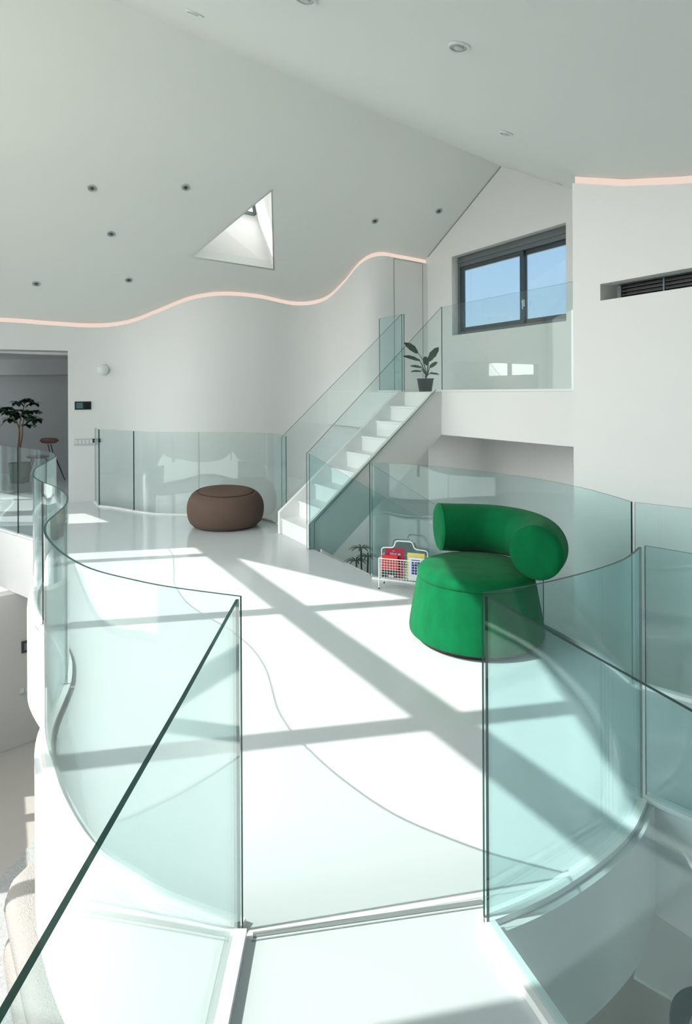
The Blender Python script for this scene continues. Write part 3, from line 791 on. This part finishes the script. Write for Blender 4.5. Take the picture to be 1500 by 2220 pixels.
for k in range(4):
    mb = MB(); mb.box(pa+nw*.0165+dl*w*(-.375+.25*k), w*.18, .003, h*.7, dl, nw); build(mb, 'switch', 'plastic', t)

# ------------------------------------------------------------------ downlights
def downlight(p, n, r, label, dark=True):
    t = empty('downlight', p, label=label, cat='ceiling light', group='recessed downlights')
    k = 32; u = Vector((1, 0, 0)); u = (u-n*u.dot(n)).normalized(); w = n.cross(u)
    def ring(rad, h): return [p+(u*math.cos(2*PI*i/k)+w*math.sin(2*PI*i/k))*rad+n*h for i in range(k)]
    mb = MB(); mb.rings([ring(r*.74, .004), ring(r*.80, .010), ring(r*.96, .009), ring(r, .001)], False); build(mb, 'trim_ring', 'lamp' if dark else 'plastic', t, smooth=True)
    mb = MB(); mb.rings([ring(r*.735, .001), ring(r*.735, .003)], True); build(mb, 'baffle', 'baffle' if dark else 'lamp', t)
    mb = MB(); mb.rings([ring(r*.40, .0035), ring(r*.36, .012), ring(r*.3, .013)], True); build(mb, 'lens', 'frame' if dark else 'plate', t, smooth=True)
for x, y, l in [(199.5, 408, 'round recessed downlight far left of the skylight, at the skylight tip height'), (402.5, 406, 'round recessed downlight immediately left of the skylight'),
                (241, 507, 'round recessed downlight in the middle of the left ceiling group'), (78.5, 615, 'round recessed downlight nearest the left picture edge, above the wide opening'),
                (279.5, 607, 'round recessed downlight just above the peach light strip, left of the skylight'), (812.5, 479, 'small downlight right of the skylight, above the strip’s crest'),
                (951.5, 457, 'small downlight close to the gable joint on the left ceiling')]:
    downlight(at_plane(x, y, NL, DL), -NL, .058, l)
for x, y, l, r in [(422, 28, 'oval-looking white downlight at the top left of the right-hand ceiling', .062), (995, 102, 'large white downlight on the right-hand ceiling, largest in view', .062), (1097, 289, 'white downlight midway down the right-hand ceiling, above the window gable', .055),
                (1212, 396.5, 'tiny white downlight where the ceiling meets the tall right wall', .05), (662, -3, 'white downlight cut off by the top edge of the picture', .062)]:
    p = hit_right(x, y); h_ = .03
    z1 = zr(p+E2*h_)-zr(p-E2*h_); z2 = zr(p+E1*h_)-zr(p-E1*h_)
    n = (E2*h_*2+Vector((0, 0, z1))).cross(E1*h_*2+Vector((0, 0, z2))).normalized()
    if n.z > 0: n = -n
    p = V(p, zsm(E2.dot(p), ridge_e(E2.dot(p))-E1.dot(p)))
    downlight(p, n, r, l, dark=False)

# ------------------------------------------------------------------ plants
def leafmesh(mb, base, d, L, wd, droop=.4, n=8, wave=0, up_=Vector((0, 0, 1)), th=.0015, start=.0, ph=0):
    d = d.normalized(); side = d.cross(up_)
    side = side.normalized() if side.length > .01 else Vector((1, 0, 0))
    pts = []; p = Vector(base); dd = d.copy()
    for i in range(n+1):
        s = i/n; pts.append(p.copy()); dd = (dd-up_*droop/n*(.3+s)).normalized(); p = p+dd*L/n
    vs = []; 
    for i, p in enumerate(pts):
        s = i/n; w = wd*math.sin(PI*min(1, (s*.92+.06)))**.75*(1 if s < .95 else .6)
        w *= 1+wave*math.sin(i*2.2+ph)
        nz = up_*th
        vs += [p-side*w+up_*w*.12+nz, p+nz, p+side*w+up_*w*.12+nz, p-side*w+up_*w*.12-nz, p-nz, p+side*w+up_*w*.12-nz]
    fs = []
    for i in range(n):
        a = 6*i; b = a+6
        fs += [(a, a+1, b+1, b), (a+1, a+2, b+2, b+1), (a+4, a+3, b+3, b+4), (a+5, a+4, b+4, b+5), (a+3, a, b, b+3), (a+2, a+5, b+5, b+2)]
    fs += [(0, 3, 4, 1), (1, 4, 5, 2), (6*n, 6*n+1, 6*n+4, 6*n+3), (6*n+1, 6*n+2, 6*n+5, 6*n+4)]
    mb.add(vs, fs)
# landing plant: shapes follow the photographed stems (offsets in x,z metres from the crown)
ppY = 8.30; pot = at_y(922, 850, ppY); pot.z = CAMZ
t = empty('potted_plant', pot, label='broad-leaved plant in a black pot at the head of the stair', cat='plant')
mb = MB(); mb.lathe(pot, [(.082, .001), (.086, .005), (.112, .165), (.118, .168), (.118, .182), (.108, .182), (.106, .165)], 36); build(mb, 'pot', 'pot', t, smooth=True)
mb = MB(); mb.lathe(pot, [(.100, .158), (.104, .166)], 24); build(mb, 'soil', 'soil', t)
mb = MB(); mb.lathe(pot+Vector((-.025, -.06, .168)), [(.012, .0), (.022, .008), (.022, .02), (.010, .028)], 12); build(mb, 'pebble', 'paper', t, smooth=True, label='small white stone on the soil')
k = ppY/1300
def PXp(x, y, dy=0): return at_y(x, y, ppY+dy)
leaves = [([(925, 812), (917, 780), (905, 763)], (905, 766), (880, 741), .040, .06), ([(924, 812), (915, 792), (908, 778)], (910, 782), (878, 769), .026, -.05), ([(924, 812), (915, 798), (912, 794)], (913, 797), (891, 791), .018, .03),
          ([(923, 812), (916, 804), (912, 800)], (914, 805), (893, 803), .014, -.07), ([(926, 812), (927, 795), (925, 785)], (925, 792), (922, 772), .030, .08), ([(926, 812), (929, 788), (928, 775)], (928, 784), (948, 753), .038, 0),
          ([(927, 812), (931, 797), (933, 790)], (931, 797), (946, 785), .026, -.06), ([(926, 814), (932, 809), (937, 806)], (932, 810), (952, 809), .014, .05)]
for i, (stem, a, b, wd, dy) in enumerate(leaves):
    mb = MB(); P = [PXp(926, 814)] + [PXp(x, y, dy*j/3) for j, (x, y) in enumerate(stem)]
    P[0] = pot+Vector((0, 0, .166)); mb.tube(P, [.008, .007, .005, .004][:len(P)], 6); sg = build(mb, 'stem', 'leaf', t, smooth=True)
    pa, pb = PXp(*a, dy*.6), PXp(*b, dy*1.4); mb = MB()
    leafmesh(mb, pa, pb-pa, (pb-pa).length*1.08, wd*1.35, .5, 9, .10, up_=Vector((0, -.72, .70)).normalized(), ph=i)
    build(mb, 'leaf', 'leaf', sg, smooth=True)
# lower palm seen through the stair opening
lp0 = Vector((.235, 8.6, ZL)); t = empty('potted_plant', lp0, label='dark palm seen through the stair opening beside the magazine rack', cat='plant')
mb = MB(); mb.lathe(lp0, [(.14, .001), (.18, .32), (.17, .32), (.16, .29)], 28); build(mb, 'pot', 'pot', t, smooth=True)
for k_, (dx, dz) in enumerate([(-.03, 2.10), (.07, 1.98), (-.10, 1.92)]):
    c0 = lp0+Vector((dx, 0, dz)); mb = MB(); mb.tube([lp0+Vector((dx*.3, 0, .28)), lp0+Vector((dx*.6, .02, 1.2)), c0], .012, 6); st = build(mb, 'stem', 'leaf2', t, smooth=True)
    mb = MB()
    for j in range(11):
        an = 2*PI*j/11+k_; leafmesh(mb, c0, Vector((math.cos(an), math.sin(an)*.8, .45)), .20, .012, 1.5, 6)
    build(mb, 'fronds', 'leaf2', st)
# plant room tree
def PR(x, y, Y): return at_y(x, y, Y)
tp = at_z(43, 1046); tY = tp.y
t = empty('potted_tree', tp, label='small umbrella tree in a grey planter beyond the wide opening', cat='plant')
mb = MB(); mb.lathe(tp, [(.155, .001), (.165, .01), (.20, .36), (.205, .39), (.19, .39), (.185, .34)], 36); build(mb, 'planter', 'potg', t, smooth=True)
mb = MB(); mb.lathe(tp, [(.18, .325), (.184, .338)], 24); build(mb, 'soil', 'soil', t)
trunks = [[(43, 1010), (40, 975), (42, 945), (41, 925), (30, 909)], [(44, 1010), (43, 975), (48, 945), (49, 922), (56, 900)], [(42, 930), (45, 905), (50, 888), (53, 877)], [(41, 928), (36, 915), (24, 905), (10, 915), (-6, 930)]]
for i, T in enumerate(trunks):
    P = catmull([PR(x, y, tY+.05*math.sin(i*2+j)) for j, (x, y) in enumerate(T)], 4)
    if i < 2: P[0] = tp+Vector((.02*i, 0, .336))
    mb = MB(); mb.tube(P, [.022-.014*j/len(P) if i < 2 else .010-.004*j/len(P) for j in range(len(P))], 7); build(mb, 'trunk' if i < 2 else 'branch', 'bark', t, smooth=True)
cl = [(20, 886), (36, 874), (52, 870), (62, 868), (72, 877), (30, 893), (16, 895), (46, 893), (60, 893), (76, 893), (32, 902), (48, 903), (64, 905), (78, 911), (70, 913), (24, 911), (8, 887), (-4, 890), (60, 924), (-20, 900)]
for i, (x, y) in enumerate(cl):
    c0 = PR(x, y-2, tY+random.uniform(-.2, .2)); mb = MB(); m_ = 7
    for j in range(m_):
        an = 2*PI*j/m_+i; leafmesh(mb, c0, Vector((math.cos(an), math.sin(an), random.uniform(-.35, .55))), random.uniform(.13, .2), .05, 1.5, 5)
    build(mb, 'leaf_cluster', 'leaf', t, smooth=True)
# side chair in plant room
cp = at_z(92, 1044); t = empty('dining_chair', cp, label='brown leather chair with thin black legs beyond the wide opening', cat='chair')
Yc = cp.y+.1
mb = MB(); c0 = PR(107, 955, Yc); R = []
for i in range(13):
    f = i/12*2-1; w = .19*f; hh = .052*(1-abs(f)**3.5)**.5+.004; ring = []
    for k_ in range(16):
        an = 2*PI*k_/16; ring.append(c0+Vector((w, .02*math.cos(an)-.04*(1-f*f), hh*math.sin(an))))
    R.append(ring)
mb.rings(R, True); build(mb, 'backrest', 'leather', t, smooth=True, label='brown leather back pad')
mb = MB(); sc = PR(82, 990, Yc-.05); R = []
for r_, z_ in ((.02, -.028), (.17, -.026), (.2, -.01), (.205, .0), (.195, .014), (.15, .02), (.02, .018)): R.append([sc+Vector((r_*math.cos(2*PI*k_/24)*1.02, r_*math.sin(2*PI*k_/24), z_)) for k_ in range(24)])
mb.rings(R, True); build(mb, 'seat', 'leather', t, smooth=True)
for a, b in (((104, 963), (108, 982)), ((110, 963), (115, 982))):
    mb = MB(); mb.tube([PR(*a, Yc), PR(*b, Yc)], .009, 8); build(mb, 'back_support', 'black', t, smooth=True)
for (x0, y0, d0_), (x1, y1) in (((116, 982, .0), (141, 1041)), ((98, 993, .1), (118, 1030)), ((70, 993, 0), (49, 1048)), ((74, 992, .2), (62, 1036))):
    ft = at_z(x1, y1, .008); mb = MB(); mb.tube([PR(x0, y0, Yc+d0_), ft], [.014, .009], 8); build(mb, 'leg', 'black', t, smooth=True)

# plant room shell
rb = 13.0
mb = MB(); mb.box(Vector((-8.5, rb+.12, 1.25)), 11, .2, 2.5); build(mb, 'wall_room', 'dimroom', kind='structure', label='back wall of the side room')
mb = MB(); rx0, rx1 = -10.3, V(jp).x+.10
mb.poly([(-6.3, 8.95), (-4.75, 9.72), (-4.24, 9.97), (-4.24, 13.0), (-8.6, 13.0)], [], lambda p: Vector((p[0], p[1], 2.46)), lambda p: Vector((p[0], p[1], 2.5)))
build(mb, 'ceiling', 'dimroom', kind='structure', label='ceiling of the side room')
mb = MB(); mb.box(Vector((-8.0, rb-.35, 2.30)), 8.0, .7, .32); build(mb, 'trim_5', 'dimroom', kind='structure', label='bulkhead at the back of the side room')
mb = MB(); mb.box(Vector((-4.15, 11.5, 1.25)), .12, 3.0, 2.5); build(mb, 'wall_room', 'dimroom', kind='structure', label='side wall of the side room')

# ------------------------------------------------------------------ lower storey furniture
# table
c1, c2, c3 = at_z(1367, 2133, ZL+.74), at_z(1420, 1986, ZL+.74), at_z(1500, 2034, ZL+.74)
ux = (c2-c1).normalized(); uy = Vector((ux.y, -ux.x, 0)); c1 = c1+ux*.07; Lx = (c2-c1).length
t = empty('dining_table', V(c1+ux*Lx/2+uy*.5, ZL), label='pale grey rectangular table on the lower storey at bottom right', cat='table')
mb = MB(); mb.box(c1+ux*Lx/2+uy*.52+Vector((0, 0, -.012)), Lx, 1.04, .024, ux, uy); build(mb, 'tabletop', 'table', t)
tc_ = V(c1+ux*Lx*.55+uy*.52, ZL)
mb = MB(); mb.lathe(tc_, [(.26, .001), (.27, .012), (.04, .02), (.035, .70), (.12, .715)], 32); build(mb, 'pedestal', 'black', t, smooth=True)
# shell chair
cc2 = Vector((1.98, 3.13, ZL))
t = empty('dining_chair', cc2, label='petrol tub chair with a finely striped lining at the bottom right corner', cat='chair')
fx = Vector((.5, -.35, 0)).normalized(); fy = Vector((-fx.y, fx.x, 0))
def arc(an): return fx*math.cos(an)+fy*math.sin(an)
A0_, A1_ = math.radians(25), math.radians(245)
mb = MB(); R = []
for i in range(29):
    f = i/28; o_ = arc(A0_+(A1_-A0_)*f); hh = .98-.10*abs(2*f-1)**3
    R.append([cc2+o_*r+Vector((0, 0, z)) for r, z in ((.20, .42), (.235, .42), (.275, hh-.03), (.27, hh-.005), (.25, hh), (.20, hh-.01), (.185, hh-.035))])
mb.rings(R, True); back = build(mb, 'backrest', 'teal', t, smooth=True, label='curved petrol back shell')
mb = MB(); R = []
for i in range(29):
    f = i/28; o_ = arc(A0_+(A1_-A0_)*f); hh = .98-.10*abs(2*f-1)**3
    R.append([cc2+o_*r+Vector((0, 0, z)) for r, z in ((.187, .44), (.198, .44), (.183, hh-.05), (.172, hh-.05))])
mb.rings(R, True); build(mb, 'lining', 'table', back, smooth=True, label='pale lining')
mb = MB()
for i in range(60):
    o_ = arc(A0_+(A1_-A0_)*(i+.5)/60); mb.bar(cc2+o_*.186+Vector((0, 0, .46)), cc2+o_*.171+Vector((0, 0, .90)), .006, .004, up=o_)
build(mb, 'stripes', 'teal', back, kind='stuff', label='fine dark stripes of the lining')
mb = MB(); mb.lathe(cc2, [(.02, .40), (.18, .40), (.186, .42), (.18, .455), (.02, .46)], 40); build(mb, 'seat', 'teal', t, smooth=True)
for i in range(4):
    an = PI/4+PI/2*i; mb = MB(); mb.tube([cc2+Vector((.15*math.cos(an), .15*math.sin(an), .42)), cc2+Vector((.22*math.cos(an), .22*math.sin(an), .001))], .012, 8); build(mb, 'leg', 'black', t, smooth=True)
# sofa
sp = at_z(115, 2010, ZL+.55)
t = empty('sofa', V(sp, ZL), label='cream boucle sofa with rounded ends on the lower storey at bottom left', cat='sofa')
def rounded_block(mb, P, w, z0, z1, rd):
    """fat rounded sausage along path P (plan), width w"""
    R = []; n = 20; P = [V(p) for p in P]; N = normals2(P); m = len(P)
    for i, (p, nn) in enumerate(zip(P, N)):
        ring = []
        for k_ in range(n):
            an = 2*PI*k_/n; cx = math.cos(an); sz = math.sin(an)
            sx = math.copysign(abs(cx)**.55, cx); ss = math.copysign(abs(sz)**.55, sz)
            ring.append(V(p+nn*sx*w/2*rd[i], (z0+z1)/2+ss*(z1-z0)/2*(.5+.5*rd[i])))
        R.append(ring)
    mb.rings(R, True)
e0 = at_z(100, 1880, ZL+.62); 
sdir = Vector((.60, -.80, 0)).normalized(); s0_ = V(e0)+sdir*.0+Vector((-.08, .10, 0))
def path(o_, d_, L, n=14):
    out = []; rd = []
    for i in range(n+1):
        f = (1-math.cos(PI*i/n))/2; out.append(o_+d_*L*f)
        q = min(f*L, (1-f)*L)/.33; rd.append(math.sqrt(max(0.03, 1-(1-min(1, q))**2)))
    return out, rd
P, rd = path(s0_, sdir, 2.6); mb = MB(); rounded_block(mb, P, .62, ZL+.42, ZL+.68, rd); build(mb, 'backrest', 'boucle', t, smooth=True)
sn = Vector((-sdir.y, sdir.x, 0))
P, rd = path(s0_+sn*.10+sdir*.05, sdir, 2.5); mb = MB(); rounded_block(mb, P, .85, ZL+.03, ZL+.41, rd); build(mb, 'seat', 'boucle', t, smooth=True)
# rug
ra, rb_ = at_z(0, 1905, ZL), at_z(97, 1800, ZL); rdv = (rb_-ra).normalized(); rn = Vector((rdv.y, -rdv.x, 0))
mb = MB(); mb.box(V((ra+rb_)/2+rdv*.6+rn*1.9, ZL+.008), 4.2, 3.8, .014, rdv, rn); build(mb, 'rug', 'rug', label='soft grey textured rug under the cream sofa', cat='rug')

# outdoors: garden ground and hedge beyond the sunny window
mb = MB(); mb.box(Vector((0, 5, -3.4)), 60, 60, .2); build(mb, 'ground', 'ground', kind='structure', label='terrace around the house')

# ------------------------------------------------------------------ light
az = Vector((.98, .18, 0)).normalized(); el = math.atan(.92)
sd = Vector((az.x*math.cos(el), az.y*math.cos(el), -math.sin(el)))
sun = bpy.data.lights.new('sun', 'SUN'); sun.energy = 4.0; sun.angle = .006; sun.color = (1, .955, .90)
so = bpy.data.objects.new('sun', sun); COL.objects.link(so); so.location = (-8, 0, 9)
so.rotation_euler = sd.to_track_quat('-Z', 'Y').to_euler()

w = bpy.data.worlds.new('sky'); S.world = w; w.use_nodes = True; nt = w.node_tree; nt.nodes.clear()
L = nt.links.new
def N_(t_, **k):
    n_ = nt.nodes.new(t_)
    for a_, b_ in k.items(): setattr(n_, a_, b_)
    return n_
out = N_('ShaderNodeOutputWorld'); bg = N_('ShaderNodeBackground'); L(bg.outputs[0], out.inputs[0])
tc = N_('ShaderNodeTexCoord'); sep = N_('ShaderNodeSeparateXYZ'); L(tc.outputs['Generated'], sep.inputs[0])
ramp = N_('ShaderNodeValToRGB'); L(sep.outputs[2], ramp.inputs[0])
cr = ramp.color_ramp; cr.elements[0].position = 0; cr.elements[0].color = (.33, .43, .50, 1); cr.elements[1].position = 1.0; cr.elements[1].color = (1.5, 1.6, 1.7, 1)
e_ = cr.elements.new(.12); e_.color = (.265, .40, .52, 1)
e_ = cr.elements.new(.45); e_.color = (.17, .30, .48, 1)
e_ = cr.elements.new(.30); e_.color = (.185, .335, .51, 1)
# unseen sunward sky brightened, an added fill for the interior
dot = N_('ShaderNodeVectorMath', operation='DOT_PRODUCT'); L(tc.outputs['Generated'], dot.inputs[0]); dot.inputs[1].default_value = (-.93, .02, .28)
mr = N_('ShaderNodeMapRange', interpolation_type='SMOOTHSTEP'); L(dot.outputs['Value'], mr.inputs[0])
mr.inputs[1].default_value = -.12; mr.inputs[2].default_value = .85; mr.inputs[3].default_value = 0; mr.inputs[4].default_value = 1
sunside_fill = N_('ShaderNodeMix', data_type='RGBA'); sunside_fill.inputs['B'].default_value = (4.15, 4.13, 4.05, 1)
L(mr.outputs[0], sunside_fill.inputs['Factor']); L(ramp.outputs[0], sunside_fill.inputs['A'])
# ground half
mrg = N_('ShaderNodeMapRange'); L(sep.outputs[2], mrg.inputs[0]); mrg.inputs[1].default_value = -.02; mrg.inputs[2].default_value = .0
gm_ = N_('ShaderNodeMix', data_type='RGBA'); gm_.inputs['A'].default_value = (.25, .255, .24, 1); L(mrg.outputs[0], gm_.inputs['Factor']); L(sunside_fill.outputs['Result'], gm_.inputs['B'])
L(gm_.outputs['Result'], bg.inputs[0]); bg.inputs[1].default_value = 1.0

# ------------------------------------------------------------------ camera
cam = bpy.data.cameras.new('camera'); co = bpy.data.objects.new('camera', cam); COL.objects.link(co); S.camera = co
co.location = O; co.rotation_euler = (PI/2, ROLL, 0)
cam.sensor_fit = 'VERTICAL'; cam.sensor_height = 36; cam.lens = FP/2220*36; cam.shift_y = -(1110-CY)/2220; cam.clip_start = .05
vs_ = S.view_settings; S.display_settings.display_device = 'sRGB'
vs_.view_transform = 'Standard'; vs_.look = 'None'; vs_.gamma = 1; vs_.use_curve_mapping = False; vs_.exposure = 0.80
c = S.cycles
c.use_denoising = True
try: c.denoiser = 'OPENIMAGEDENOISE'
except Exception: pass
c.max_bounces = 9; c.diffuse_bounces = 5; c.glossy_bounces = 5; c.use_adaptive_sampling = True; c.adaptive_threshold = .025; c.transparent_max_bounces = 40; c.sample_clamp_indirect = 6
c.caustics_reflective = False; c.caustics_refractive = False
